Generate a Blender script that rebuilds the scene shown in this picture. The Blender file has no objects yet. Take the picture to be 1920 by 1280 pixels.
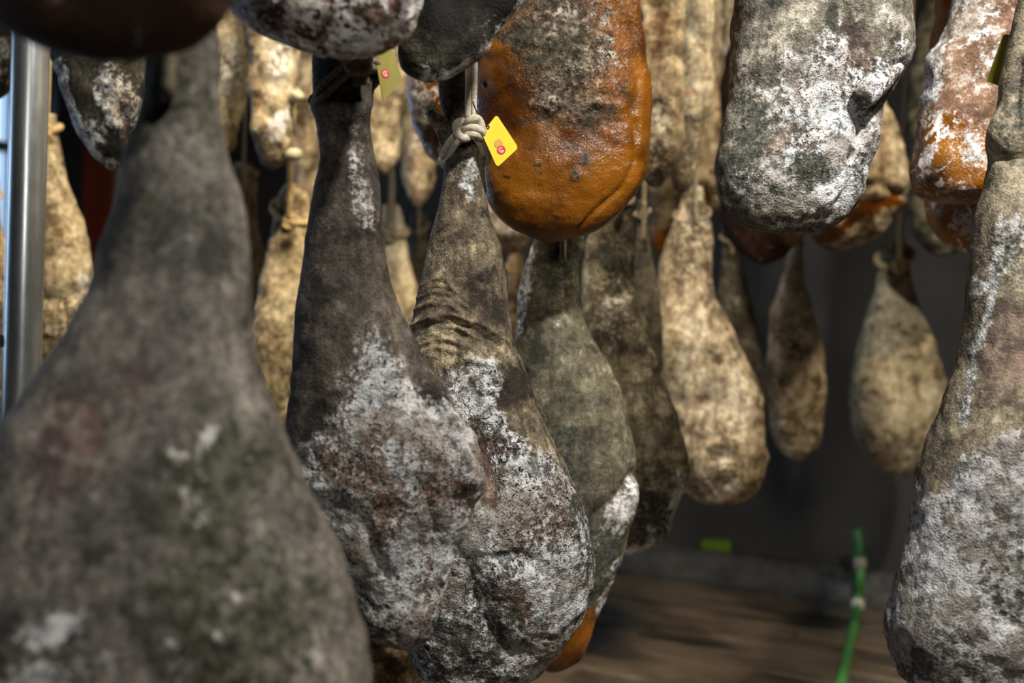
import bpy, math, random
import numpy as np
from mathutils import Vector, Matrix

# ------------------------------------------------------------------ camera, world, light
SC = bpy.context.scene
COL = SC.collection
F = 2000.0                      # focal length in pixels of the 1920 wide frame
ROLL = math.radians(1.5)
CAMZ = 1.0                      # camera height above the floor
cam_d = bpy.data.cameras.new('camera'); cam = bpy.data.objects.new('camera', cam_d); COL.objects.link(cam)
cam.location = (0, 0, CAMZ); cam.rotation_euler = (math.pi/2, -ROLL, 0)
cam_d.sensor_width = 36.0; cam_d.lens = F/1920*36.0
cam_d.clip_start = 0.02; cam_d.clip_end = 60
cam_d.dof.use_dof = True; cam_d.dof.focus_distance = 1.32; cam_d.dof.aperture_fstop = 2.9
SC.camera = cam
SC.cycles.max_bounces = 4; SC.cycles.diffuse_bounces = 2; SC.cycles.glossy_bounces = 2; SC.cycles.transmission_bounces = 2; SC.cycles.transparent_max_bounces = 4
SC.cycles.use_adaptive_sampling = True; SC.cycles.adaptive_threshold = 0.05
SC.view_settings.view_transform = 'Standard'; SC.view_settings.look = 'None'
SC.view_settings.gamma = 1.0; SC.view_settings.exposure = 0.0; SC.view_settings.use_curve_mapping = False

W = bpy.data.worlds.new('daylight'); SC.world = W; W.use_nodes = True
W.node_tree.nodes['Background'].inputs[0].default_value = (0.62, 0.80, 1.0, 1)
W.node_tree.nodes['Background'].inputs[1].default_value = 2.2

# room frame: the back wall runs 30 degrees off the picture plane
RA = math.radians(30)
U = Vector((math.cos(RA), -math.sin(RA), 0)); V = Vector((-math.sin(RA), -math.cos(RA), 0))
C0 = Vector((-1.76, 6.12, 0))   # far left corner
LU, LV, CEIL = 6.2, 6.6, 2.72
def RM(u, v, z): p = C0 + U*u + V*v; return Vector((p.x, p.y, z))

def area(name, loc, target, size, power, color, sy=None):
    d = bpy.data.lights.new(name, 'AREA'); d.energy = power; d.color = color; d.size = size
    if sy: d.shape = 'RECTANGLE'; d.size_y = sy
    o = bpy.data.objects.new(name, d); COL.objects.link(o); o.location = loc
    o.rotation_euler = (Vector(target)-Vector(loc)).to_track_quat('-Z', 'Y').to_euler()
    return o
WARM = (1.0, 0.83, 0.58)
lamp = area('ceiling_lamp_aisle', (0.70, 0.10, 2.55), (0.55, 1.80, 0.8), 0.11, 24, (1.0, 0.955, 0.88)); lamp.data.spread = math.radians(88)
area('work_lamp_front', (0.05, -0.7, 1.52), (0.9, 4.0, 1.0), 0.12, 7, (1.0, 0.95, 0.88))  # low fill added near the camera for the wall patch and ham fronts
lamp = area('ceiling_lamp_side', (1.35, 1.70, 2.6), (0.55, 2.35, 0.9), 0.14, 27, WARM); lamp.data.spread = math.radians(150)
lamp = area('ceiling_lamp_middle', (-0.20, 1.45, 2.66), (-0.52, 2.7, 1.0), 0.18, 19, WARM); lamp.data.spread = math.radians(95)
area('window_daylight_far', RM(-0.15, 1.9, 1.5), RM(2.0, 3.9, 1.3), 1.2, 24, (0.36, 0.60, 1.0), 1.2)
area('window_daylight_near', RM(-0.15, 4.7, 1.55), RM(3.9, 3.9, 1.1), 1.3, 12, (0.60, 0.80, 1.0), 1.3)  # added cool fill from the front, set at an unseen second window

# ------------------------------------------------------------------ helpers
def P(px, py, d):
    """point seen at pixel (px,py) at distance d along the view axis"""
    x = (px-960)/F*d; y = (640-py)/F*d
    return Vector((x*math.cos(ROLL)-y*math.sin(ROLL), d, CAMZ + x*math.sin(ROLL)+y*math.cos(ROLL)))
def ray(px, py): return P(px, py, 1.0)-Vector((0, 0, CAMZ))
def on_floor(px, py, z=0.0):
    r = ray(px, py); t = (z-CAMZ)/r.z; return r*t+Vector((0, 0, CAMZ))
def on_back(px, py, off=0.0):
    r = ray(px, py); o = Vector((0, 0, CAMZ)); q = C0+V*off
    t = (q-o).dot(V)/r.dot(V); return o+r*t
def pix(p):
    x, y = p[:, 0], p[:, 2]-CAMZ; d = np.maximum(p[:, 1], .05)
    c, s = math.cos(ROLL), math.sin(ROLL)
    return 960+(x*c+y*s)/d*F, 640-(-x*s+y*c)/d*F

def tag(o, label=None, cat=None, group=None, kind=None):
    if label: o['label'] = label
    if cat: o['category'] = cat
    if group: o['group'] = group
    if kind: o['kind'] = kind
    return o
def empty(name, loc):
    o = bpy.data.objects.new(name, None); COL.objects.link(o); o.location = loc; o.empty_display_size = .05
    return o
def mesh_obj(name, verts, faces, mat, parent=None, smooth=True, mask=None):
    verts = np.asarray(verts, dtype=np.float64)
    if parent is not None: org = np.array(parent.matrix_basis.translation)
    else: org = np.array([0., 0., 0.])
    me = bpy.data.meshes.new(name)
    me.from_pydata((verts-org).tolist(), [], faces if isinstance(faces, list) else faces.tolist())
    if smooth: me.polygons.foreach_set('use_smooth', [True]*len(me.polygons))
    if mask is not None:
        a = me.color_attributes.new('mask', 'FLOAT_COLOR', 'POINT')
        a.data.foreach_set('color', mask.astype(np.float32).ravel())
    me.update()
    if mat: me.materials.append(mat)
    o = bpy.data.objects.new(name, me); COL.objects.link(o)
    if parent is not None: o.parent = parent
    return o
def top(o):
    """give a single-mesh thing an origin at its base"""
    me = o.data; n = len(me.vertices); a = np.empty(n*3); me.vertices.foreach_get('co', a); a = a.reshape(-1, 3)
    c = np.array([(a[:, 0].min()+a[:, 0].max())/2, (a[:, 1].min()+a[:, 1].max())/2, a[:, 2].min()])
    me.vertices.foreach_set('co', (a-c).ravel()); me.update(); o.location = Vector(c)+o.location
    return o
def box_vf(c, ax, ay, az, b=0.0):
    """box with half axes ax, ay, az (vectors)"""
    c = Vector(c); vs = []
    for i in (-1, 1):
        for j in (-1, 1):
            for k in (-1, 1): vs.append(tuple(c+ax*i+ay*j+az*k))
    fs = [(0, 1, 3, 2), (4, 6, 7, 5), (0, 4, 5, 1), (2, 3, 7, 6), (0, 2, 6, 4), (1, 5, 7, 3)]
    return vs, fs
def tube_vf(pts, r, n=10, caps=True, closed=False, twist=0.0):
    pts = [Vector(p) for p in pts]; m = len(pts); rs = r if isinstance(r, (list, tuple)) else [r]*m
    vs, fs = [], []; nrm = None
    for i, p in enumerate(pts):
        if closed: t = (pts[(i+1) % m]-pts[i-1])
        else: t = (pts[min(i+1, m-1)]-pts[max(i-1, 0)])
        t.normalize()
        if nrm is None:
            nrm = t.orthogonal().normalized()
        nrm = (nrm-t*nrm.dot(t)).normalized(); b = t.cross(nrm)
        for k in range(n):
            a = 2*math.pi*k/n
            vs.append(tuple(p+(nrm*math.cos(a)+b*math.sin(a))*rs[i]))
    for i in range(m if closed else m-1):
        for k in range(n):
            i2 = (i+1) % m
            fs.append((i*n+k, i*n+(k+1) % n, i2*n+(k+1) % n, i2*n+k))
    if caps and not closed:
        fs.append(tuple(range(n-1, -1, -1))); fs.append(tuple((m-1)*n+k for k in range(n)))
    return vs, fs
def spline(pts, n, closed=False):
    pts = [Vector(p) for p in pts]; m = len(pts); out = []
    segs = m if closed else m-1
    for i in range(segs):
        p1, p2 = pts[i], pts[(i+1) % m]
        p0 = pts[i-1] if (closed or i > 0) else p1*2-p2
        p3 = pts[(i+2) % m] if (closed or i+2 < m) else p2*2-p1
        for k in range(n):
            t = k/n
            out.append(0.5*((2*p1)+(p2-p0)*t+(2*p0-5*p1+4*p2-p3)*t*t+(3*p1-p0-3*p2+p3)*t**3))
    if not closed: out.append(pts[-1])
    return out
def join(parts):
    vs, fs = [], []
    for v, f in parts:
        b = len(vs); vs += list(v); fs += [tuple(i+b for i in q) for q in f]
    return vs, fs

# vectorised value noise
def _hash(ix, iy, iz, seed):
    h = (ix*374761393 + iy*668265263 + iz*2147483647 + seed*1274126177) & 0xffffffff
    h = ((h ^ (h >> 13))*1274126177) & 0xffffffff
    h = h ^ (h >> 16)
    return (h & 0xffffff)/float(0xffffff)
def vnoise(p, seed=0):
    i = np.floor(p).astype(np.int64); f = p-i; f = f*f*(3-2*f)
    r = 0
    for a in (0, 1):
        for b in (0, 1):
            for c in (0, 1):
                w = (f[:, 0] if a else 1-f[:, 0])*(f[:, 1] if b else 1-f[:, 1])*(f[:, 2] if c else 1-f[:, 2])
                r = r + w*_hash(i[:, 0]+a, i[:, 1]+b, i[:, 2]+c, seed)
    return r*2-1
def fbm(p, octs=4, seed=0, gain=.5):
    r = 0; a = 1.0; s = 0
    for k in range(octs):
        r = r+a*vnoise(p*(2.03**k)+k*7.3, seed+k); s += a; a *= gain
    return r/s
def sstep(a, b, x):
    t = np.clip((x-a)/(b-a), 0, 1); return t*t*(3-2*t)

# ------------------------------------------------------------------ materials
class NT:
    def __init__(s, name):
        s.m = bpy.data.materials.new(name); s.m.use_nodes = True; s.t = s.m.node_tree
        s.b = s.t.nodes['Principled BSDF']; s.out = s.t.nodes['Material Output']
    def n(s, ty, **kw):
        n = s.t.nodes.new(ty)
        for k, v in kw.items(): setattr(n, k, v)
        return n
    def l(s, a, b): s.t.links.new(a, b)
    def setin(s, sock, v):
        if hasattr(v, 'is_output') or isinstance(v, bpy.types.NodeSocket): s.l(v, sock)
        elif isinstance(v, (tuple, list)) and len(v) == 3 and sock.type == 'RGBA': sock.default_value = (*v, 1)
        else: sock.default_value = v
    def math(s, op, a, b=None, c=None, clamp=False):
        n = s.n('ShaderNodeMath', operation=op, use_clamp=clamp)
        s.setin(n.inputs[0], a)
        if b is not None: s.setin(n.inputs[1], b)
        if c is not None: s.setin(n.inputs[2], c)
        return n.outputs[0]
    def mix(s, f, a, b, blend='MIX'):
        n = s.n('ShaderNodeMix', data_type='RGBA', blend_type=blend)
        s.setin(n.inputs[0], f); s.setin(n.inputs[6], a); s.setin(n.inputs[7], b)
        return n.outputs[2]
    def noise(s, vec, scale, detail=4, rough=.55, dist=0.0):
        n = s.n('ShaderNodeTexNoise'); s.setin(n.inputs['Vector'], vec)
        n.inputs['Scale'].default_value = scale; n.inputs['Detail'].default_value = detail
        n.inputs['Roughness'].default_value = rough; n.inputs['Distortion'].default_value = dist
        return n.outputs[0]
    def step(s, x, a, b):
        n = s.n('ShaderNodeMapRange', interpolation_type='SMOOTHSTEP')
        s.setin(n.inputs[0], x); n.inputs[1].default_value = a; n.inputs[2].default_value = b
        return n.outputs[0]
    def coords(s, scale=(1, 1, 1)):
        tc = s.n('ShaderNodeTexCoord'); oi = s.n('ShaderNodeObjectInfo')
        mp = s.n('ShaderNodeVectorMath', operation='ADD'); s.l(tc.outputs['Object'], mp.inputs[0])
        cb = s.n('ShaderNodeVectorMath', operation='SCALE'); cb.inputs[0].default_value = (17.0, 9.0, 23.0)
        s.l(oi.outputs['Random'], cb.inputs['Scale']); s.l(cb.outputs[0], mp.inputs[1])
        if scale == (1, 1, 1): return mp.outputs[0]
        q = s.n('ShaderNodeVectorMath', operation='MULTIPLY'); s.l(mp.outputs[0], q.inputs[0]); q.inputs[1].default_value = scale
        return q.outputs[0]
    def bump(s, h, strength, dist):
        n = s.n('ShaderNodeBump'); n.inputs['Strength'].default_value = strength; n.inputs['Distance'].default_value = dist
        s.setin(n.inputs['Height'], h); s.l(n.outputs[0], s.b.inputs['Normal'])

def ham_mat(name, skin, white=((.30, .30, .30), (.66, .66, .65)), dark=((.018, .02, .015), (.06, .062, .048)),
            amber=((.055, .014, .0015), (.225, .078, .006)), red=(.20, .10, .085), speck=.5, amber_rough=.28,
            skin_scale=1.0, ragged=1.0, bump=.8, speck_col=((.09, .045, .028), (.02, .018, .016)), frost=0.0, sscale=1.0, amber_ss=0.0):
    t = NT(name); c = t.coords()
    at = t.n('ShaderNodeAttribute', attribute_name='mask'); sp = t.n('ShaderNodeSeparateColor'); t.l(at.outputs['Color'], sp.inputs[0])
    mw, md, ma, mr = sp.outputs[0], sp.outputs[1], sp.outputs[2], at.outputs['Alpha']
    nL = t.noise(c, 9*skin_scale, 2, .6); nM = t.noise(c, 34*skin_scale, 4, .68); nF = t.noise(c, 120, 3, .7); nX = t.noise(c, 420, 1, .7)
    nE = t.noise(c, 55, 5, .75, .3)
    # skin
    k = t.math('ADD', t.math('MULTIPLY', nL, .45), t.math('MULTIPLY', nM, .55))
    s = t.mix(t.step(k, .40, .50), tuple(x*.7 for x in skin[0]), skin[1]); s = t.mix(t.step(k, .51, .60), s, skin[2])
    s = t.mix(1.0, s, t.mix(t.step(t.math('ADD', t.math('MULTIPLY', nF, .6), t.math('MULTIPLY', nX, .4)), .33, .67), (.40, .40, .40), (1.45, 1.42, 1.36)), 'MULTIPLY')
    st = t.noise(t.coords((1, 1, .16)), 70, 2, .65)
    s = t.mix(t.math('MULTIPLY', t.step(st, .5, .68), .55), s, tuple(x*.6 for x in skin[0]))
    # white mould with specks; also paints one rim of window light
    w = t.mix(t.step(t.math('ADD', t.math('MULTIPLY', nE, .6), t.math('MULTIPLY', nF, .4)), .43, .57), tuple(x*.55 for x in white[0]), tuple(min(.85, x*1.12) for x in white[1]))
    nP = t.noise(c, 17, 2, .6, .3)
    w = t.mix(t.math('MULTIPLY', t.step(nP, .46, .62), .8), w, t.mix(nE, (white[0][0]*.42, white[0][1]*.36, white[0][2]*.31), (white[1][0]*.72, white[1][1]*.64, white[1][2]*.55)))
    w = t.mix(t.math('MULTIPLY', t.step(nP, .50, .36), .55), w, (white[1][0]*.98, white[1][1]*1.03, white[1][2]*1.06))
    s1 = t.noise(c, 95*sscale, 3, .72, .4); s2 = t.noise(c, 150*sscale, 2, .7, .6)
    c2 = t.coords((1.0, 1.0, .6)); patch = t.noise(c2, 22, 2, .5)
    lo = .68-.16*speck
    pz = t.math('MULTIPLY', t.math('SUBTRACT', patch, .5), .55)
    w = t.mix(t.math('MULTIPLY', t.step(t.math('ADD', s1, pz), lo, lo+.05), .85), w, speck_col[0])
    w = t.mix(t.step(t.math('SUBTRACT', s2, t.math('MULTIPLY', pz, -.6)), lo+.035, lo+.07), w, speck_col[1])
    # dark mould; also carries shade painted on the roped ham
    d = t.mix(t.step(nF, .36, .62), dark[0], dark[1])
    d = t.mix(t.math('MULTIPLY', t.step(s1, .60, .68), .5), d, (white[1][0]*.5, white[1][1]*.5, white[1][2]*.45))
    # amber fat
    a = t.mix(t.step(t.math('ADD', t.math('MULTIPLY', nL, .7), t.math('MULTIPLY', nM, .3)), .36, .62), amber[0], amber[1])
    a = t.mix(t.math('MULTIPLY', t.step(t.noise(c, 48, 3, .5, .5), .66, .73), .9), a, (.035, .012, .004))
    if frost:
        a = t.mix(t.step(t.math('ADD', s1, t.math('MULTIPLY', pz, 1.5)), .66-.2*frost, .74-.2*frost), a, (.75, .72, .72))
    # red flesh
    r = t.mix(t.step(nM, .4, .65), tuple(x*.3 for x in red), tuple(x*1.15 for x in red))
    rag = t.math('MULTIPLY', t.math('SUBTRACT', t.math('ADD', t.math('MULTIPLY', nM, .35), t.math('ADD', t.math('MULTIPLY', nE, .35), t.math('MULTIPLY', nF, .30))), .5), 3.6*ragged)
    def f(m): return t.step(t.math('ADD', m, rag), .26, .74)
    def f2(m): return t.step(t.math('SUBTRACT', m, rag), .26, .78)
    fr = t.math('MULTIPLY', f2(t.math('SUBTRACT', mr, .08)), .7); fa = f2(t.math('ADD', t.math('MULTIPLY', t.math('SUBTRACT', ma, .5), 1.5), .5)); fw = f(mw); fd = f2(md)
    col = t.mix(fr, s, r); col = t.mix(fa, col, a); col = t.mix(fw, col, w); col = t.mix(fd, col, d)
    t.l(col, t.b.inputs['Base Color'])
    am = t.math('MULTIPLY', t.math('MULTIPLY', fa, t.math('SUBTRACT', 1.0, fw)), t.math('SUBTRACT', 1.0, fd))
    ro = t.math('ADD', t.math('MULTIPLY', am, amber_rough-.82), t.math('ADD', .74, t.math('MULTIPLY', nF, .16)))
    t.l(ro, t.b.inputs['Roughness'])
    t.b.inputs['Specular IOR Level'].default_value = .35
    if amber_ss:
        t.l(t.math('MULTIPLY', am, amber_ss), t.b.inputs['Subsurface Weight'])
        t.b.inputs['Subsurface Radius'].default_value = (.02, .008, .002); t.b.inputs['Subsurface Scale'].default_value = .5
    h = t.math('ADD', t.math('MULTIPLY', nE, .5), t.math('ADD', t.math('MULTIPLY', nF, .35), t.math('MULTIPLY', nX, .25)))
    h = t.math('MULTIPLY', h, t.math('SUBTRACT', t.math('ADD', t.math('MULTIPLY', mw, .9), .75), t.math('MULTIPLY', t.math('MULTIPLY', ma, t.math('SUBTRACT', 1.0, md)), .3)))
    h = t.math('SUBTRACT', h, t.math('MULTIPLY', t.math('MULTIPLY', t.step(t.math('ADD', s1, pz), lo, lo+.06), mw), .35))
    t.bump(h, bump, .006)
    return t.m

def plain(name, col, rough=.6, metal=0.0, var=.25, scale=30, bump=.2, dist=.002, spec=.4):
    t = NT(name); c = t.coords(); n = t.noise(c, scale, 5, .6)
    k = t.mix(t.step(n, .3, .7), tuple(x*(1-var) for x in col), tuple(min(1, x*(1+var)) for x in col))
    t.l(k, t.b.inputs['Base Color']); t.b.inputs['Roughness'].default_value = rough; t.b.inputs['Metallic'].default_value = metal
    t.b.inputs['Specular IOR Level'].default_value = spec
    if bump: t.bump(t.noise(c, scale*3, 4, .6), bump, dist)
    return t.m

M = {}
M['big'] = ham_mat('near_ham_rind', ((.055, .053, .047), (.130, .120, .108), (.215, .196, .176)), dark=((.022, .025, .017), (.095, .092, .060)), red=(.24, .13, .125), speck=.2, skin_scale=1.0, ragged=1.0, bump=.6)
M['h2'] = ham_mat('dark_ham_rind', ((.020, .015, .012), (.060, .049, .040), (.125, .108, .090)), speck=.8, bump=1.0, sscale=1.5, white=((.17, .16, .155), (.44, .435, .43)), speck_col=((.13, .062, .038), (.022, .02, .018)))
M['h3'] = ham_mat('furry_ham_rind', ((.030, .022, .015), (.130, .102, .066), (.34, .28, .18)), speck=.75, bump=1.0, skin_scale=.8, sscale=1.5, white=((.18, .18, .18), (.52, .52, .52)))
M['r1'] = ham_mat('olive_ham_rind', ((.070, .058, .040), (.165, .140, .098), (.27, .235, .17)), red=(.27, .175, .14), speck=.40, bump=1.0, sscale=1.6, white=((.14, .14, .14), (.40, .395, .39)), speck_col=((.11, .10, .08), (.045, .042, .035)))
M['g1'] = ham_mat('grey_ham_rind', ((.040, .039, .030), (.135, .125, .098), (.32, .30, .25)), sscale=1.4, red=(.13, .065, .055), speck=.62, bump=1.1, dark=((.025, .028, .022), (.085, .088, .07)), white=((.19, .185, .185), (.58, .58, .585)))
M['amber'] = ham_mat('amber_fat_rind', ((.05, .04, .025), (.14, .11, .07), (.27, .24, .18)), white=((.10, .085, .06), (.36, .32, .26)), speck=.9, bump=1.2, amber_rough=.22, dark=((.012, .010, .006), (.06, .050, .028)))
M['frost'] = ham_mat('frosted_amber_rind', ((.20, .12, .08), (.42, .28, .18), (.66, .54, .42)), speck=.5, bump=.9, amber_rough=.22, frost=.35, amber=((.105, .030, .002), (.25, .095, .007)), red=(.20, .085, .045))
M['spot'] = ham_mat('spotted_white_rind', ((.05, .04, .03), (.14, .11, .08), (.3, .26, .2)), speck=1.0, speck_col=((.16, .062, .032), (.05, .028, .02)), sscale=.55, white=((.40, .37, .35), (.74, .71, .69)), bump=.7)
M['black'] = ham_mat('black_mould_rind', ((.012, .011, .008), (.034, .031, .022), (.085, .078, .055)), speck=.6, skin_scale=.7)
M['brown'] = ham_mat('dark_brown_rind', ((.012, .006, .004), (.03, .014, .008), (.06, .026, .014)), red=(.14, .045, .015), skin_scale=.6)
M['olive'] = ham_mat('olive_green_rind', ((.034, .032, .020), (.095, .086, .056), (.195, .178, .122)), speck=.5, skin_scale=.8)
M['olivetan'] = ham_mat('olive_tan_rind', ((.060, .052, .032), (.165, .145, .098), (.34, .31, .23)), speck=.5, skin_scale=.8, red=(.20, .11, .085))
M['pale'] = ham_mat('pale_cream_rind', ((.17, .125, .07), (.37, .305, .195), (.56, .485, .345)), speck=.5, red=(.42, .22, .10), skin_scale=1.0, dark=((.05, .035, .018), (.16, .12, .065)))
M['palebrown'] = ham_mat('pale_brown_rind', ((.12, .085, .05), (.33, .26, .17), (.58, .50, .37)), speck=.6, red=(.42, .2, .08), dark=((.035, .025, .014), (.12, .09, .05)), white=((.40, .36, .30), (.75, .70, .60)))
M['rope'] = plain('cotton_rope', (.52, .46, .35), .9, var=.25, scale=260, bump=.7, dist=.0015)
M['oldrope'] = plain('stained_rope', (.20, .165, .11), .9, var=.4, scale=200, bump=.7, dist=.0015)
M['tanrope'] = plain('tan_rope', (.50, .37, .19), .9, var=.3, scale=200, bump=.5)

# ------------------------------------------------------------------ the room
def wall_mat():
    t = NT('grey_concrete'); c = t.coords()
    n = t.noise(c, 2.2, 6, .6); n2 = t.noise(c, 40, 5, .6)
    k = t.mix(t.step(n, .3, .7), (.030, .031, .031), (.052, .053, .052)); k = t.mix(t.math('MULTIPLY', t.step(n2, .5, .75), .3), k, (.055, .055, .052))
    t.l(k, t.b.inputs['Base Color']); t.b.inputs['Roughness'].default_value = .85; t.bump(n2, .35, .003); return t.m
M['wall'] = wall_mat()
def plank_mat():
    t = NT('worn_brown_planks'); c = t.coords((1.2, 14, 14)); oi = t.n('ShaderNodeObjectInfo')
    n = t.noise(c, 3.5, 6, .65, .4); n2 = t.noise(t.coords((1, 2, 2)), 2.2, 4, .6)
    k = t.mix(t.step(n, .3, .7), (.058, .042, .029), (.185, .148, .112)); k = t.mix(t.step(n2, .45, .72), k, (.030, .022, .016))
    k = t.mix(oi.outputs['Random'], k, t.mix(1.0, k, (1.5, 1.4, 1.25), 'MULTIPLY'))
    t.l(k, t.b.inputs['Base Color']); t.l(t.math('ADD', .42, t.math('MULTIPLY', n2, .4)), t.b.inputs['Roughness']); t.bump(n, .4, .003); return t.m
M['plank'] = plank_mat()
M['slab'] = plain('dark_subfloor', (.03, .024, .018), .9)
M['ceil'] = plain('grey_ceiling', (.12, .12, .115), .9, scale=6)
M['kerb'] = plain('wet_concrete_kerb', (.07, .07, .065), .22, var=.35, scale=14, bump=1.0, dist=.02, spec=.6)
M['reddoor'] = plain('brick_red_paint', (.135, .022, .012), .5, var=.15, scale=8)
M['navy'] = plain('navy_paint', (.006, .008, .018), .6, var=.2)  # near-black blue for the post beside the door
M['cream'] = plain('cream_trim', (.42, .37, .27), .6, var=.08)
M['alu'] = plain('window_aluminium', (.45, .48, .52), .35, 1.0, var=.08)

Z = Vector((0, 0, 1))
def slab(name, u0, u1, v0, v1, z0, z1, mat, parent=None, kind='structure'):
    c = (RM(u0, v0, z0)+RM(u1, v1, z1))/2
    v, f = box_vf(c, U*((u1-u0)/2), V*((v1-v0)/2), Z*((z1-z0)/2))
    o = mesh_obj(name, v, f, mat, parent, smooth=False)
    if parent is None:
        top(o)
        if kind: o['kind'] = kind
    return o
floor = slab('floor', -.2, LU+.2, -.2, LV+.2, -.16, -.03, M['slab'])
# floor planks: laid parallel to the back wall
PW, GAP = .145, .006
rnd = random.Random(4)
meshes = {}
def plank_mesh(L):
    if L not in meshes:
        hx, hy, hz = L/2, PW/2-GAP/2, .015; b = .003
        vs = []
        for (sx, sy, z) in ((hx, hy, -hz), (hx, hy, hz-b), (hx-b, hy-b, hz)):
            vs += [(-sx, -sy, z), (sx, -sy, z), (sx, sy, z), (-sx, sy, z)]
        fs = [(3, 2, 1, 0), (8, 9, 10, 11)]
        for r in (0, 4):
            for k in range(4): fs.append((r+k, r+(k+1) % 4, r+4+(k+1) % 4, r+4+k))
        me = bpy.data.meshes.new('plank'); me.from_pydata(vs, [], fs); me.materials.append(M['plank']); meshes[L] = me
    return meshes[L]
v = PW/2; row = 0
while v < LV:
    u = -[0.0, .9, .45, 1.35][row % 4]
    while u < LU:
        L = 1.8; a = max(u, 0); b = min(u+L, LU)
        if b-a > .05:
            LL = round(b-a-.004, 3)
            o = bpy.data.objects.new('plank', plank_mesh(LL)); COL.objects.link(o); o.parent = floor
            p = RM((a+b)/2, v, -.015)
            o.location = p-floor.location; o.location.z += rnd.uniform(-.0015, .0015); o.rotation_euler.z = -RA
        u += L
    v += PW; row += 1
slab('ceiling', -.2, LU+.2, -.2, LV+.2, CEIL, CEIL+.15, M['ceil'])
slab('wall_back', 0, LU, -.2, 0, 0, CEIL, M['wall'])
slab('wall_right', LU, LU+.2, -.2, LV+.2, 0, CEIL, M['wall'])
slab('wall_front', 0, LU, LV, LV+.2, 0, CEIL, M['wall'])
# left wall with two window openings: one solid ring of masonry
W1 = (1.18, 2.55, .85, 2.2); W2 = (4.0, 5.4, .85, 2.2)  # second opening is out of view, added to bring in cool fill
parts = []
for (v0, v1, z0, z1) in ((-.2, W1[0], 0, CEIL), (W1[1], W2[0], 0, CEIL), (W2[1], LV+.2, 0, CEIL), (W1[0], W1[1], 0, W1[2]), (W1[0], W1[1], W1[3], CEIL), (W2[0], W2[1], 0, W2[2]), (W2[0], W2[1], W2[3], CEIL)):
    c = (RM(-.2, v0, z0)+RM(0, v1, z1))/2; parts.append(box_vf(c, U*.1, V*((v1-v0)/2), Z*((z1-z0)/2)))
v_, f_ = join(parts); tag(top(mesh_obj('wall_left', v_, f_, M['wall'], smooth=False)), kind='structure')
def glass_mat():
    t = NT('window_glass'); g = t.n('ShaderNodeBsdfGlossy'); g.inputs['Roughness'].default_value = .03
    tr = t.n('ShaderNodeBsdfTransparent'); tr.inputs[0].default_value = (.93, .96, 1, 1); mx = t.n('ShaderNodeMixShader'); mx.inputs[0].default_value = .06
    t.l(tr.outputs[0], mx.inputs[1]); t.l(g.outputs[0], mx.inputs[2]); t.l(mx.outputs[0], t.out.inputs[0]); return t.m
M['glass'] = glass_mat()
for i, (v0, v1, z0, z1) in enumerate((W1, W2)):
    w = empty('window_%d' % (i+1), RM(-.1, (v0+v1)/2, z0)); w['kind'] = 'structure'
    fr = []
    for (a, b, c_, d_) in ((v0, v1, z0, z0+.05), (v0, v1, z1-.05, z1), (v0, v0+.05, z0, z1), (v1-.05, v1, z0, z1), (v0, v1, z1-.36, z1-.31)):
        fr.append(box_vf((RM(-.13, a, c_)+RM(-.07, b, d_))/2, U*.03, V*((b-a)/2), Z*((d_-c_)/2)))
    v_, f_ = join(fr); mesh_obj('window_frame', v_, f_, M['alu'], w, smooth=False)
    for (c_, d_) in ((z0+.05, z1-.36), (z1-.31, z1-.05)):
        v_, f_ = box_vf((RM(-.103, v0+.05, c_)+RM(-.097, v1-.05, d_))/2, U*.003, V*((v1-v0)/2-.05), Z*((d_-c_)/2)); mesh_obj('pane', v_, f_, M['glass'], w, smooth=False)
# door, its frame and the dark post beside it, on the left wall
dr = empty('door_1', RM(.03, .60, 0)); dr['kind'] = 'structure'
v_, f_ = box_vf(RM(.03, .52, 1.02), U*.025, V*.42, Z*1.02); mesh_obj('door_leaf', v_, f_, M['reddoor'], dr, smooth=False)
for zc in (.55, 1.5):
    v_, f_ = box_vf(RM(.058, .52, zc), U*.006, V*.28, Z*.36); mesh_obj('door_panel', v_, f_, M['reddoor'], dr, smooth=False)
slab('trim_1', 0, .10, .62, .715, 0, 2.12, M['cream'])
slab('trim_2', 0, .12, .945, 1.10, 0, CEIL, M['navy'])
# kerb along the back wall (wet, uneven concrete)
N1, N2 = 200, 8; vs = []; fs = []
prof = [(0.0, .13), (.035, .13), (.06, .115), (.075, .09), (.085, .05), (.10, .02), (.14, .006), (.17, -.004)]
q = np.array([(0.02+i*(LU-.04)/(N1-1), o, z) for i in range(N1) for (o, z) in prof])
nz = fbm(q*np.array([7, 20, 20]), 4, 5)
for i, (uu, oo, zz) in enumerate(q):
    k = nz[i]*.012 if oo > .01 else 0
    vs.append(tuple(RM(uu, oo+k, zz+k*.8)))
for i in range(N1-1):
    for j in range(N2-1): fs.append((i*N2+j, (i+1)*N2+j, (i+1)*N2+j+1, i*N2+j+1))
kb = tag(top(mesh_obj('baseboard_back', vs, fs, M['kerb'])), kind='structure')

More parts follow.
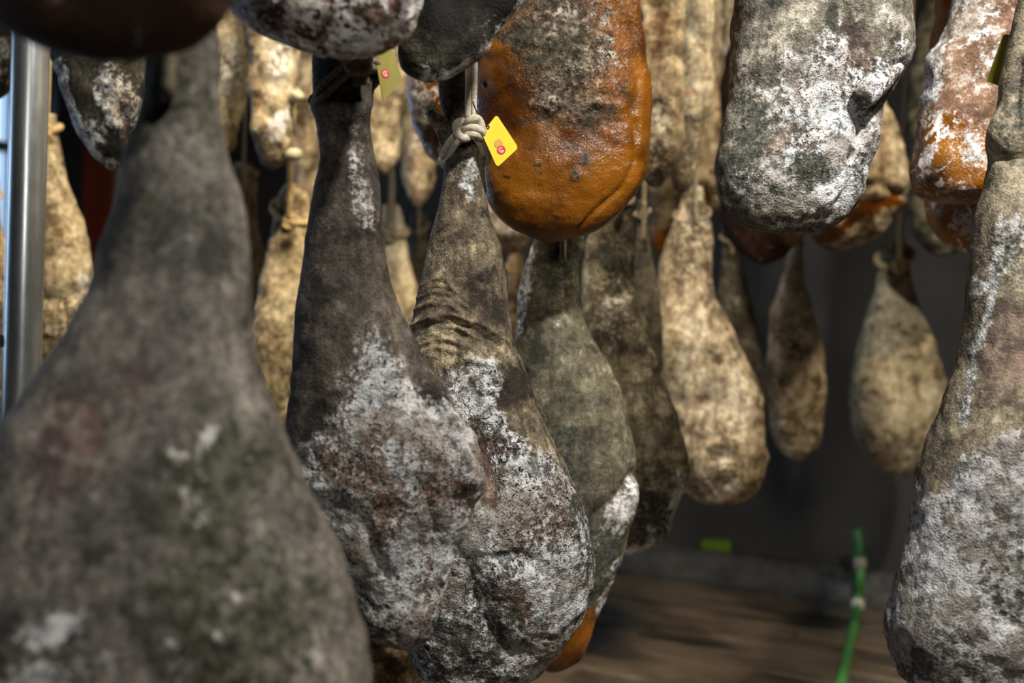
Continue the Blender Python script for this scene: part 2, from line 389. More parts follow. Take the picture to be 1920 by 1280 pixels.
# ------------------------------------------------------------------ hams
def ham_surface(rows, d, k=.8, nr=64, ns=90, seed=1, amp=.004, fine=.0012, bumps=(), creases=(), masks=(), sq=2.2, rough_white=1.0, lean=(0, 0), crust=0.0):
    R = np.array([(r[0], r[1], r[2], r[3]) if len(r) == 4 else (r[1], r[0], r[2], r[0]) for r in rows], float)
    mid = (R[:, :2]+R[:, 2:])/2; hw = np.abs(R[:, 2]-R[:, 0])/2
    seg = np.sqrt(np.sum(np.diff(mid, axis=0)**2, axis=1)+np.diff(hw)**2*.9); L = np.concatenate([[0], np.cumsum(np.maximum(seg, 1e-3))])
    s = np.linspace(0, L[-1], ns); out = np.zeros((ns, 4))
    for j in range(4):       # non uniform Hermite
        y = R[:, j]; dl = np.diff(L); sl = np.diff(y)/dl; m = np.zeros(len(y)); m[0] = sl[0]; m[-1] = sl[-1]
        m[1:-1] = (sl[:-1]*dl[1:]+sl[1:]*dl[:-1])/(dl[1:]+dl[:-1])
        i = np.clip(np.searchsorted(L, s, side='right')-1, 0, len(L)-2); t = (s-L[i])/dl[i]; h = dl[i]
        out[:, j] = (2*t**3-3*t**2+1)*y[i]+(t**3-2*t**2+t)*h*m[i]+(-2*t**3+3*t**2)*y[i+1]+(t**3-t**2)*h*m[i+1]
    fr = s/L[-1]; dd = d+lean[0]*(1-fr)+lean[1]*fr
    def PW_(x, y, dv):
        X = (x-960)/F*dv; Y = (640-y)/F*dv; c, sn = math.cos(ROLL), math.sin(ROLL)
        return np.stack([X*c-Y*sn, dv, CAMZ+X*sn+Y*c], 1)
    A0 = PW_(out[:, 0], out[:, 1], dd); B0 = PW_(out[:, 2], out[:, 3], dd)
    C = (A0+B0)/2; H = (B0-A0)/2; hwm = np.linalg.norm(H, axis=1)
    kk = k if np.isscalar(k) else np.interp(fr, np.linspace(0, 1, len(k)), k)
    th = np.linspace(0, 2*math.pi, nr, endpoint=False); ct, st = np.cos(th), np.sin(th); e = 2/sq
    cx = np.sign(ct)*np.abs(ct)**e; sx = np.sign(st)*np.abs(st)**e
    G = C[:, None, :]+H[:, None, :]*cx[None, :, None]
    G[:, :, 1] += (kk*hwm)[:, None]*sx[None, :]
    # normals
    du = np.roll(G, -1, 1)-np.roll(G, 1, 1); dv = np.gradient(G, axis=0)
    Nn = np.cross(du, dv); Nn /= np.maximum(np.linalg.norm(Nn, axis=2, keepdims=True), 1e-9)
    outw = G-C[:, None, :]; sg = np.sign(np.sum(Nn*outw, axis=2).mean()); Nn *= sg
    Pn = G.reshape(-1, 3); Nf = Nn.reshape(-1, 3); px, py = pix(Pn)
    front = np.tile(np.clip(.45-sx*1.3, 0, 1), ns)
    mask = np.zeros((len(Pn), 4)); ch = {'w': 0, 'd': 1, 'a': 2, 'r': 3}
    wob = fbm(Pn*14, 3, seed+9)
    for mk in masks:
        c = ch[mk[0]]
        if mk[1] == 'all': val = np.full(len(Pn), mk[2], float)
        elif mk[1] == 'below':
            xs, ys = zip(*mk[2]); yl = np.interp(px, xs, ys); val = mk[4]*sstep(-mk[3], mk[3], py-yl+wob*mk[3]*.8)
        elif mk[1] == 'line':
            val = mk[4]*np.exp(-(polydist(px, py, mk[2])/mk[3]*(1+wob*.5))**2)
        elif mk[1] == 'not':       # erase inside ellipse
            _, _, cx_, cy_, rx, ry, an, va = mk
            x = px-cx_; y = py-cy_; a = math.radians(an); xr = x*math.cos(a)+y*math.sin(a); yr = -x*math.sin(a)+y*math.cos(a)
            mask[:, c] *= 1-va*sstep(1.6, .4, np.sqrt((xr/rx)**2+(yr/ry)**2)+wob*.3); continue
        else:
            _, cx_, cy_, rx, ry, an, va = mk
            x = px-cx_; y = py-cy_; a = math.radians(an); xr = x*math.cos(a)+y*math.sin(a); yr = -x*math.sin(a)+y*math.cos(a)
            val = va*sstep(1.6, .35, np.sqrt((xr/rx)**2+(yr/ry)**2)+wob*.35)
        mask[:, c] = np.maximum(mask[:, c], val)
    # relief
    taper = np.repeat(np.clip(hwm/max(hwm.max(), 1e-6)*1.3, .25, 1), nr)
    disp = amp*2.2*fbm(Pn*9, 3, seed)*taper+amp*.9*fbm(Pn*32, 3, seed+3)*taper
    fn = fbm(Pn*110, 3, seed+5)
    disp += fine*fn*(.35+rough_white*1.6*mask[:, 0]-.5*mask[:, 2]*(1-mask[:, 0]))
    disp += mask[:, 0]*rough_white*.0045*fbm(Pn*46, 3, seed+7)
    if crust: disp += mask[:, 1]*crust*(fbm(Pn*85, 3, seed+13)+.6*np.abs(fbm(Pn*40, 2, seed+14)))
    for (bx, by, rx, ry, an, am) in bumps:
        x = px-bx; y = py-by; a = math.radians(an); xr = x*math.cos(a)+y*math.sin(a); yr = -x*math.sin(a)+y*math.cos(a)
        disp += am*np.exp(-((xr/rx)**2+(yr/ry)**2))*front
    for (pts, wd, am) in creases:
        disp += am*np.exp(-(polydist(px, py, pts)/wd)**2)*front
    Pn = Pn+Nf*disp[:, None]
    # caps
    c0 = G[0].mean(0); c1 = G[-1].mean(0); Pn = np.vstack([Pn, c0, c1]); mask = np.vstack([mask, mask[0], mask[-1-0]])
    i = np.arange(ns-1)[:, None]*nr; j = np.arange(nr)[None, :]; j2 = (j+1) % nr
    quads = np.stack([i+j, i+nr+j, i+nr+j2, i+j2], 2).reshape(-1, 4).tolist()
    n0 = ns*nr
    fs = [tuple(q) for q in quads]+[(n0, a, (a+1) % nr) for a in range(nr)]+[(n0+1, (ns-1)*nr+(a+1) % nr, (ns-1)*nr+a) for a in range(nr)]
    return Pn, fs, mask
def polydist(px, py, pts):
    best = np.full(px.shape, 1e9)
    for (x0, y0), (x1, y1) in zip(pts[:-1], pts[1:]):
        dx, dy = x1-x0, y1-y0; t = np.clip(((px-x0)*dx+(py-y0)*dy)/(dx*dx+dy*dy+1e-9), 0, 1)
        best = np.minimum(best, np.hypot(px-x0-t*dx, py-y0-t*dy))
    return best

def up(rows, dtop, drift=0.0, prof=((.12, .99), (.25, .93), (.4, .80), (.55, .62), (.7, .44), (.82, .33), (.93, .30), (1.0, .31))):
    """continue an upper ham above the frame: taper to the hock over dtop pixels"""
    y, xl, xr = rows[0]; c = (xl+xr)/2; w = (xr-xl)/2; ext = []
    for t, s in prof: ext.append((y-dtop*t, c+drift*t-w*s, c+drift*t+w*s))
    return ext[::-1]+list(rows)
TPL = ((0, .24), (.03, .27), (.07, .27), (.13, .31), (.2, .39), (.3, .54), (.4, .69), (.5, .83), (.6, .94), (.7, 1.0), (.79, .99), (.87, .88), (.93, .69), (.97, .46), (.99, .25), (1, .07))
def tpl(xt, yt, xb, yb, w, bulge=.0):
    out = []
    for t, s in TPL:
        c = xt+(xb-xt)*t+bulge*w*math.sin(math.pi*t); out.append((yt+(yb-yt)*t, c-w/2*s, c+w/2*s))
    return out

def ham(label, mat, rows, d, rope='rope', group=None, rope_to=None, rope_at=None, knot=True, rr=.0048, **kw):
    V_, F_, mk = ham_surface(rows, d, **kw)
    lo = V_[V_[:, 2].argmin()]; root = empty('cured_ham', (float(lo[0]), float(lo[1]), float(lo[2])))
    tag(root, label, 'ham', group)
    mesh_obj('ham_body', V_, F_, M[mat], root, mask=mk)
    if rope:
        # the cord tied round the hock, up to the ceiling
        n0 = kw.get('nr', 64); ns = kw.get('ns', 90); iy = int(ns*(.06 if rope_at is None else rope_at))
        ring = V_[iy*n0:(iy+1)*n0]; c = ring.mean(0); loop = []; sk = ((kw.get('seed', 1)*37) % 11-5)*.09
        for q in ring[::max(1, n0//24)]:
            dlt = q-c; r = np.linalg.norm(dlt); w_ = Vector((c+dlt*(1+rr*.75/max(r, 1e-4))).tolist()); w_.z += dlt[1]*.75+dlt[0]*sk; loop.append(w_)
        v_, f_ = tube_vf(loop, rr, 8, closed=True); mesh_obj('rope_loop', v_, f_, M[rope], root)
        fr = min(loop, key=lambda p: p.y)
        dx = 0 if rope_to is None else rope_to
        t_ = Vector((fr.x+dx, fr.y+.02, CEIL-.002)); tip = V_[0:n0].mean(0); hi = float(V_[:, 2].max())
        up_ = Vector((fr.x+dx*.1, fr.y-.004, max(hi+.02, fr.z+.05)))
        pts = spline([fr+Vector((0, -rr*.5, -.002)), (fr+up_)/2+Vector((0, -.008, 0)), up_, t_], 8)
        v_, f_ = tube_vf(pts, rr, 8); mesh_obj('rope', v_, f_, M[rope], root)
        if knot:
            ks = []
            for a in (0, 1):
                cc = fr+Vector((0, -rr*.7, rr*.6-a*rr*1.6)); lp = [cc+Vector((math.cos(t)*rr*1.3, -math.sin(t*2)*rr*.5, math.sin(t)*rr*1.1)) for t in np.linspace(0, 2*math.pi, 16, endpoint=False)]
                ks.append(tube_vf(lp, rr*.85, 7, closed=True))
            v_, f_ = join(ks); mesh_obj('rope_knot', v_, f_, M[rope], root)
    return root
HI = dict(nr=150, ns=260)
MI = dict(nr=96, ns=150)
# ---- lower tier, near
ham('large blurred grey-brown ham filling the lower left foreground', 'big',
    [(-30, 296, 392), (10, 288, 404), (50, 285, 408), (90, 284, 411), (200, 268, 412), (290, 241, 424), (380, 221, 452), (480, 192, 467), (560, 170, 469), (640, 132, 472), (700, 92, 478), (760, 45, 500), (830, -18, 530), (900, -62, 562), (980, -90, 604), (1060, -105, 640), (1150, -112, 662), (1280, -110, 684), (1400, -80, 672), (1500, -20, 630), (1570, 60, 560), (1610, 150, 470), (1625, 240, 380)],
    .78, k=(.95, .9, .72, .7, .75), seed=3, amp=.005, rope='oldrope', rope_at=.02,
    bumps=[(480, 850, 40, 160, -18, .006)], creases=[([(500, 800), (545, 930), (590, 1020), (620, 1110), (640, 1230)], 12, -.006), ([(485, 790), (520, 900), (570, 1000), (600, 1090)], 14, .005)],
    masks=[('d', 400, 900, 110, 140, 20, .75), ('d', 440, 1150, 190, 190, 0, .72), ('d', 330, 380, 110, 110, 0, .45), ('d', 340, 160, 90, 130, 0, .62), ('r', 130, 830, 90, 120, 30, .65), ('r', 240, 710, 40, 60, 0, .6), ('w', 'line', [(392, 815), (378, 880), (360, 930), (378, 975)], 15, 1.1), ('w', 100, 1180, 60, 30, -10, .75), ('w', 330, 1260, 20, 60, 0, .7), ('w', 420, 1230, 25, 50, 0, .75), ('w', 330, 860, 22, 18, 0, .65), ('w', 70, 1270, 110, 30, -10, .6), ('w', 590, 1240, 14, 26, -30, .8)], **MI)
h2rows = [(20, 605, 690), (60, 592, 700), (105, 588, 701), (160, 590, 700), (195, 594, 692), (235, 599, 691), (300, 600, 702), (370, 588, 716), (450, 573, 723), (530, 563, 736), (590, 559, 757), (680, 552, 800), (770, 542, 858), (840, 536, 894), (885, 545, 905), (950, 560, 895), (1010, 580, 872), (1060, 598, 848), (1110, 620, 832), (1155, 645, 818), (1190, 690, 802), (1210, 735, 785), (1216, 757, 770)]
h2 = ham('dark brown ham with speckled grey cut face beside the large blurred ham', 'h2', h2rows, 1.14, k=(.95, .95, .75, .62, .55, .6), seed=11, amp=.0045, rope=None,
    bumps=[(700, 1010, 60, 110, 10, .010), (650, 1120, 50, 60, 0, -.012), (790, 1160, 30, 50, 0, .006), (640, 215, 40, 18, 0, .004)],
    creases=[([(735, 530), (765, 640), (800, 740), (850, 850), (860, 940)], 16, -.007), ([(755, 600), (800, 700), (850, 800), (880, 900)], 14, .006), ([(690, 980), (705, 1040), (725, 1080)], 12, -.007), ([(780, 890), (820, 990), (800, 1080)], 10, -.005), ([(600, 200), (650, 215), (692, 195)], 14, .005)],
    masks=[('w', 'below', [(540, 860), (600, 790), (660, 690), (700, 640), (760, 700), (800, 740), (850, 760)], 55, .95), ('d', 665, 1180, 80, 70, 0, .7), ('d', 635, 150, 70, 60, 0, .7), ('w', 'line', [(655, 225), (670, 260), (665, 330), (690, 420)], 16, .55), ('r', 720, 1110, 120, 60, 0, .5), ('w', 'not', 870, 700, 50, 60, 0, .7)], **HI)
h3rows = [(60, 838, 872), (110, 826, 872), (160, 822, 872), (195, 826, 878), (235, 833, 900), (270, 836, 907), (320, 834, 909), (380, 824, 914), (440, 806, 930), (500, 792, 944), (560, 784, 949), (605, 774, 956), (650, 770, 966), (720, 762, 991), (790, 752, 1021), (850, 744, 1050), (920, 738, 1075), (1000, 734, 1100), (1060, 735, 1111), (1110, 740, 1105), (1160, 748, 1087), (1200, 758, 1062), (1240, 775, 1030), (1270, 800, 995), (1295, 840, 945), (1303, 880, 910)]
h3 = ham('sharp ham with furry tan hock tied with white rope carrying a bright yellow tag', 'h3', h3rows, 1.34, k=(.95, .95, .8, .65, .6, .7), seed=21, amp=.0045, rope=None,
    bumps=[(930, 1000, 80, 120, 10, .012), (900, 880, 30, 90, -20, -.014), (880, 1110, 40, 70, 10, -.010), (990, 1100, 60, 80, 0, .006)],
    creases=[([(793, 537), (812, 523), (835, 523), (857, 549)], 4.3, 0.0027), ([(790, 548), (814, 534), (843, 539), (871, 558)], 3.8, 0.0023), ([(785, 560), (812, 546), (843, 550), (875, 572)], 4.4, 0.0025), ([(789, 576), (819, 562), (853, 566), (887, 583)], 3.8, 0.0019), ([(781, 583), (809, 569), (841, 572), (874, 591)], 3.6, 0.0024), ([(783, 601), (813, 587), (848, 589), (883, 606)], 3.4, 0.0027), ([(779, 611), (808, 597), (842, 605), (875, 622)], 3.5, 0.0027), ([(785, 623), (820, 609), (860, 615), (901, 636)], 3.6, 0.0027), ([(784, 640), (810, 626), (839, 633), (869, 653)], 4.1, 0.0022), ([(784, 649), (817, 635), (856, 639), (894, 658)], 3.9, 0.0024), ([(785, 664), (814, 650), (847, 657), (880, 671)], 4.0, 0.0020), ([(776, 612), (815, 594), (850, 592), (900, 606), (950, 640)], 4.5, .0036), ([(776, 622), (830, 605), (880, 614), (940, 652)], 5, -.003), ([(838, 690), (870, 672), (915, 680), (935, 720)], 8, .005), ([(845, 700), (850, 760)], 9, .004), ([(930, 1045), (970, 1035), (1020, 1060)], 9, -.006), ([(880, 1060), (900, 1150), (960, 1230)], 14, -.007)],
    masks=[('w', 'below', [(780, 800), (830, 720), (870, 700), (920, 740), (960, 820), (1010, 860), (1060, 900), (1110, 960)], 45, .95), ('w', 900, 720, 45, 55, 0, .7), ('d', 1090, 1000, 30, 160, -8, .55), ('d', 880, 1200, 120, 90, 0, .62), ('d', 850, 290, 30, 40, 0, .75), ('d', 850, 200, 22, 50, 0, .45), ('r', 880, 590, 80, 40, 10, .3), ('r', 915, 890, 26, 80, -10, .85), ('w', 'not', 905, 880, 26, 80, -10, .8), ('w', 'not', 975, 1130, 26, 40, 0, .7), ('r', 975, 1130, 26, 40, 0, .8), ('w', 880, 330, 18, 50, 0, .5)], nr=160, ns=440)  # dark patch at lower left paints in the shade on the underside
r1rows = [(-190, 1945, 1995), (-120, 1934, 1996), (-50, 1921, 1990), (10, 1909, 1982), (60, 1898, 1975), (100, 1888, 1970), (150, 1879, 1966), (200, 1872, 1963), (235, 1858, 1966), (268, 1853, 1972), (300, 1858, 1975), (340, 1850, 1985), (400, 1836, 2000), (470, 1826, 2018), (560, 1815, 2040), (650, 1799, 2065), (740, 1774, 2090), (830, 1746, 2115), (930, 1719, 2135), (1000, 1702, 2145), (1100, 1680, 2150), (1160, 1668, 2145), (1205, 1670, 2130), (1250, 1690, 2110), (1290, 1712, 2085), (1340, 1750, 2040), (1375, 1800, 1985), (1388, 1860, 1930)]
r1 = ham('olive-grey ham with white streak cut off by the right edge', 'r1', r1rows, 1.22, k=(.95, .95, .8, .68, .62, .7), seed=31, amp=.0045, rope='oldrope', rope_at=.02,
    bumps=[(1860, 250, 24, 22, 0, .006), (1870, 225, 14, 10, 0, .004), (1760, 1150, 60, 140, 0, .006)],
    creases=[([(1850, 288), (1890, 300), (1960, 292)], 9, -.006), ([(1915, 120), (1905, 190), (1912, 240)], 9, -.006), ([(1885, 760), (1830, 790), (1790, 800)], 9, -.003)],
    masks=[('w', 'below', [(1660, 980), (1720, 900), (1760, 935), (1790, 870), (1840, 850), (1885, 815), (1960, 790)], 22, .92), ('w', 'line', [(1880, 420), (1868, 470), (1862, 540), (1850, 600), (1822, 660), (1812, 740), (1805, 790)], 12, .8), ('w', 1835, 540, 22, 18, 0, .8), ('w', 1890, 460, 26, 60, 20, .6), ('r', 1890, 660, 60, 110, 0, .75), ('d', 1900, 480, 40, 60, 0, .5), ('d', 1905, 250, 40, 110, 0, .45), ('d', 1900, 1090, 80, 110, 0, .55), ('d', 1760, 1240, 90, 60, 0, .6), ('w', 1690, 960, 16, 80, 15, .6), ('d', 1760, 860, 50, 50, 0, .3)], **HI)
# ---- upper tier, near
ham('dark brown blurred ham overhanging the top left corner', 'brown',
    up([(-120, -90, 480), (-60, -78, 462), (0, -50, 425), (40, -8, 395), (75, 40, 350), (95, 95, 300), (106, 150, 245), (109, 185, 210)], 1500, 30), .655, k=.7, seed=41, amp=.005, rope='oldrope', masks=[('r', 370, 30, 90, 60, 0, .5), ('w', 260, 72, 12, 14, 0, .7)], **MI)
ham('white ham with brown speckles above the dark-necked ham', 'spot',
    up([(-150, 408, 830), (-80, 412, 822), (0, 432, 802), (35, 448, 790), (62, 485, 772), (85, 535, 745), (100, 585, 715), (107, 630, 680), (109, 648, 662)], 1150, -20), .99, k=.65, seed=43, amp=.004, rope='oldrope', masks=[('w', 'all', .85), ('d', 680, 10, 60, 40, 0, .5)], **MI)
ham('nearly black ham with pale rim hanging above the roped hock', 'black',
    up([(-160, 782, 1040), (-80, 780, 1018), (0, 772, 984), (40, 760, 955), (80, 748, 925), (110, 747, 900), (132, 756, 870), (146, 778, 845), (153, 800, 822)], 900, 30), 1.17, k=.62, seed=47, amp=.004, rope='oldrope', masks=[('w', 'line', [(985, 0), (925, 82), (870, 132), (800, 152)], 11, .8), ('w', 790, 128, 24, 12, 10, .6)], **MI)
# ---- mid distance, sharp
ham('glossy amber-orange ham with dark mouldy crust at top centre', 'amber',
    up([(-120, 868, 1180), (-40, 862, 1192), (40, 868, 1204), (110, 878, 1214), (180, 886, 1222), (240, 892, 1222), (300, 900, 1215), (350, 908, 1197), (392, 921, 1168), (420, 946, 1138), (438, 980, 1105), (450, 1008, 1060), (455, 1022, 1040)], 760, 40), 1.52, k=(.95, .95, .7, .55, .5, .5), seed=51, amp=.0035, fine=.0014, crust=.007,
    bumps=[(1060, 110, 90, 70, 0, .012), (1180, 230, 30, 90, 0, .008)], creases=[([(1188, 230), (1185, 300), (1165, 350), (1110, 400), (1080, 435)], 4.5, -.0045), ([(1205, 180), (1196, 230), (1203, 300), (1175, 365)], 7, .0025), ([(1195, 150), (1180, 210), (1190, 260)], 5, -.003), ([(1000, 200), (1080, 190), (1160, 200)], 10, .004)],
    masks=[('a', 'all', 1.0), ('d', 1035, 80, 110, 120, 0, .66), ('w', 1085, 80, 90, 110, 20, .56), ('w', 1060, 180, 80, 55, 20, .50), ('d', 1070, 210, 110, 60, 0, .56), ('d', 1080, 280, 90, 60, 0, .30), ('r', 1160, 90, 40, 120, 0, .5), ('d', 1008, 315, 10, 22, -20, .5), ('d', 1077, 328, 11, 11, 0, .8), ('d', 1042, 405, 8, 6, 0, .7), ('d', 910, 160, 8, 9, 0, .8), ('a', 'not', 1150, 30, 50, 70, 0, .0)], **HI)
g1 = ham('large grey and white mottled ham with a protruding bone knob, upper right', 'g1',
    up([(-140, 1392, 1690), (-60, 1384, 1698), (0, 1376, 1701), (90, 1366, 1700), (140, 1363, 1690), (190, 1360, 1657), (260, 1350, 1645), (330, 1345, 1622), (365, 1350, 1612), (390, 1366, 1598), (412, 1388, 1580), (428, 1420, 1556), (436, 1460, 1530), (438, 1488, 1510)], 800, 20), 1.45, k=(.95, .95, .75, .62, .58, .55), seed=61, amp=.0045,
    bumps=[(1625, 160, 34, 26, -35, .022), (1612, 190, 18, 14, 0, .010), (1520, 300, 30, 90, 35, .006), (1660, 60, 40, 120, 0, .006)], creases=[([(1580, 0), (1590, 100), (1605, 150)], 8, -.005), ([(1560, 20), (1560, 120), (1540, 220), (1500, 250), (1450, 320)], 9, -.005), ([(1640, 200), (1600, 280), (1590, 350), (1560, 410)], 9, -.006), ([(1520, 225), (1535, 235), (1545, 225)], 7, .005)],
    masks=[('w', 1560, 240, 130, 220, 25, .72), ('d', 1395, 280, 50, 130, 4, .72), ('d', 1440, 130, 70, 80, 0, .35), ('d', 1515, 320, 46, 44, 0, .85), ('d', 1620, 193, 22, 10, -10, .95), ('w', 'line', [(1530, 240), (1500, 285), (1440, 325)], 19, 1.3), ('w', 1625, 160, 40, 30, -35, .95), ('w', 1560, 385, 60, 26, -35, 1.0), ('r', 1470, 260, 60, 26, -40, .7), ('w', 'not', 1470, 255, 46, 16, -40, .65), ('r', 1600, 90, 50, 80, 0, .6), ('w', 'not', 1630, 70, 30, 60, 10, .6), ('r', 1600, 260, 40, 60, 20, .5)], **HI)
ham('amber ham with frosted white crystals at the right edge above the olive-grey ham', 'frost',
    up([(-160, 1790, 2060), (-80, 1796, 2060), (0, 1788, 2050), (70, 1765, 2030), (100, 1742, 2020), (170, 1736, 2010), (230, 1729, 2000), (285, 1719, 1990), (335, 1716, 1975), (357, 1724, 1965), (366, 1745, 1950), (374, 1780, 1920), (378, 1820, 1890)], 760, 20), 1.55, k=.6, seed=71, amp=.004, sq=2.6,
    masks=[('a', 'below', [(1700, 200), (1760, 190), (1830, 230), (1900, 240)], 50, .95), ('r', 'all', .85), ('w', 'all', .24), ('w', 'line', [(1760, 60), (1745, 110), (1735, 180)], 26, .9), ('w', 1810, 40, 70, 70, 0, .55), ('w', 1850, 110, 50, 70, 20, .45), ('w', 1822, 280, 26, 50, -10, .62), ('d', 1742, 332, 8, 6, 0, .9)], **MI)
ham('reddish amber ham partly hidden below the frosted amber one', 'frost',
    up([(200, 1744, 2010), (300, 1737, 2000), (370, 1735, 1990), (410, 1745, 1985), (440, 1762, 1970), (462, 1790, 1945), (476, 1825, 1915), (481, 1860, 1885)], 700, 0), 1.82, k=.6, seed=73, amp=.004, masks=[('a', 'all', .9), ('r', 'all', .8), ('w', 1810, 410, 30, 36, 0, .6)], rope_to=.04, **MI)
ham('orange ham with pale frost seen behind the roped hock', 'frost',
    up([(40, 775, 960), (100, 768, 980), (160, 767, 990), (205, 771, 990), (250, 783, 980), (290, 806, 965), (318, 836, 940), (335, 870, 915), (339, 888, 900)], 560, 30), 1.84, k=.6, seed=75, amp=.004, masks=[('a', 'all', .85), ('w', 792, 200, 20, 60, -8, .66), ('r', 'all', .6)], **MI)
# ---- lower tier, receding to the right of the roped ham
ham('olive ham with blue-grey edge just behind the roped ham, amber underside showing', 'olive',
    [(380, 1022, 1088), (430, 1012, 1094), (455, 1000, 1094), (490, 984, 1090), (530, 973, 1086), (580, 968, 1092), (640, 966, 1114), (720, 968, 1160), (800, 972, 1185), (880, 976, 1195), (930, 980, 1196), (985, 984, 1185), (1060, 988, 1168), (1110, 992, 1145), (1160, 996, 1124), (1210, 1000, 1106), (1240, 1008, 1086), (1256, 1020, 1060), (1261, 1032, 1046)], 1.68, k=(.9, .9, .8, .75, .7, .6), seed=81, amp=.005, rope='oldrope', rope_at=.03,
    creases=[([(1190, 890), (1150, 940), (1100, 980), (1060, 1000)], 9, -.010), ([(1090, 560), (1100, 640), (1080, 700)], 8, -.006)],
    masks=[('w', 'line', [(1000, 470), (985, 540), (975, 620)], 12, .62), ('d', 1065, 480, 36, 70, 0, .75), ('d', 1070, 870, 36, 90, 0, .6), ('w', 1165, 960, 24, 60, 28, .85), ('r', 1110, 960, 50, 30, -30, .4), ('a', 'below', [(900, 1190), (1000, 1175), (1060, 1160), (1150, 1130)], 20, 1.0), ('d', 1120, 1070, 60, 80, 20, .8), ('w', 'line', [(1160, 1060), (1125, 1150)], 8, .8)], **MI)
ham('olive-brown ham second behind the roped ham with ragged pale rim', 'olivetan',
    [(330, 1128, 1180), (380, 1120, 1183), (420, 1112, 1188), (470, 1100, 1190), (540, 1094, 1186), (580, 1092, 1204), (680, 1092, 1236), (760, 1092, 1266), (830, 1094, 1281), (885, 1098, 1285), (930, 1104, 1274), (970, 1112, 1262), (1000, 1126, 1246), (1022, 1145, 1220), (1036, 1162, 1192), (1040, 1172, 1180)], 2.0, k=(.9, .9, .8, .7), seed=83, amp=.006, rope='oldrope', rope_at=.05,
    masks=[('d', 1160, 500, 50, 60, 0, .6), ('r', 1120, 560, 40, 60, 0, .5), ('w', 1150, 590, 40, 50, 0, .45), ('w', 'line', [(1278, 900), (1262, 965), (1225, 1015), (1175, 1036)], 14, .95), ('d', 1220, 960, 50, 60, 0, .7), ('r', 1190, 1000, 50, 40, 0, .6)], **MI)
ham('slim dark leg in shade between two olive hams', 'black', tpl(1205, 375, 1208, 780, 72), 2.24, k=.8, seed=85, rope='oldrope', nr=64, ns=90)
ham('tan mottled ham with rounded end, third in the receding row', 'palebrown',
    [(350, 1282, 1318), (385, 1272, 1324), (420, 1262, 1334), (460, 1248, 1338), (500, 1238, 1336), (540, 1232, 1338), (600, 1228, 1366), (680, 1230, 1401), (780, 1236, 1426), (850, 1244, 1436), (895, 1258, 1430), (925, 1282, 1408), (940, 1312, 1380), (946, 1338, 1352)], 2.5, k=.75, seed=87, amp=.007, rope='oldrope', rope_at=.08, masks=[('d', 1330, 400, 50, 60, 0, .8), ('d', 1280, 470, 30, 60, 0, .7), ('d', 1330, 900, 70, 36, -20, .75), ('d', 1350, 840, 36, 60, 30, .5)], **MI)
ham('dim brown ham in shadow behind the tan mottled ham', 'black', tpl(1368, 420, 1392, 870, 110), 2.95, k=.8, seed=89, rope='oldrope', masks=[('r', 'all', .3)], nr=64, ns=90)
ham('pale pinkish ham at the end of the receding row before the black gap', 'palebrown',
    [(430, 1482, 1508), (470, 1478, 1506), (500, 1472, 1508), (540, 1462, 1512), (590, 1448, 1524), (640, 1440, 1534), (700, 1437, 1543), (760, 1440, 1547), (800, 1446, 1544), (830, 1455, 1535), (850, 1470, 1520), (860, 1485, 1505)], 3.1, k=.8, seed=91, amp=.008, rope='oldrope', rope_at=.05, masks=[('d', 1500, 780, 40, 50, 0, .55), ('w', 1490, 600, 30, 60, 0, .5)], **MI)
ham('cream beige ham hanging alone before the grey wall', 'pale',
    [(455, 1664, 1698), (475, 1652, 1702), (500, 1647, 1704), (530, 1643, 1710), (570, 1634, 1722), (620, 1616, 1740), (680, 1602, 1760), (740, 1597, 1768), (790, 1600, 1766), (830, 1612, 1756), (860, 1632, 1738), (880, 1655, 1718), (890, 1675, 1700)], 3.35, k=.8, seed=93, amp=.006, rope='tanrope', rope_at=.06, rope_to=.03, rr=.011, masks=[('d', 1690, 850, 70, 36, 0, .5), ('d', 1665, 500, 16, 24, 0, .5)], **MI)
ham('brown ham tip low behind the speckled grey cut face', 'palebrown', tpl(668, 560, 700, 1420, 240), 1.62, k=.6, seed=95, amp=.006, rope=None, nr=96, ns=120)
# ---- upper tier, background right
ham('pale mottled ham hanging directly right of the amber ham', 'palebrown', up([(-60, 1196, 1290), (0, 1200, 1286), (120, 1204, 1279), (200, 1200, 1279), (270, 1195, 1277), (315, 1198, 1266), (340, 1210, 1250), (350, 1222, 1240)], 420, 6), 2.15, k=.9, seed=101, amp=.008, masks=[('r', 1235, 60, 30, 70, 0, .6), ('d', 1240, 310, 40, 36, 0, .6), ('w', 1235, 230, 26, 60, 0, .5)], **MI)
ham('cream ham with darker brown tip, second right of the amber ham', 'pale', up([(-60, 1266, 1342), (0, 1268, 1340), (100, 1270, 1337), (200, 1268, 1330), (270, 1264, 1318), (320, 1262, 1304), (350, 1266, 1292), (360, 1274, 1284)], 400, 6), 2.32, k=.9, seed=103, amp=.008, masks=[('d', 'below', [(1200, 200), (1400, 215)], 16, .9), ('r', 1295, 170, 20, 12, -20, .8)], nr=80, ns=110)
ham('cream and orange ham between the darker-tipped ham and the big grey ham', 'palebrown', up([(-40, 1305, 1425), (0, 1306, 1424), (120, 1302, 1420), (220, 1296, 1416), (300, 1288, 1408), (350, 1288, 1396), (380, 1298, 1380), (396, 1320, 1360)], 420, 0), 3.05, k=.8, seed=105, amp=.010, masks=[('r', 1340, 200, 50, 80, 0, .6), ('a', 1318, 365, 36, 20, 10, .8), ('w', 1370, 60, 40, 90, 0, .6)], nr=80, ns=110)
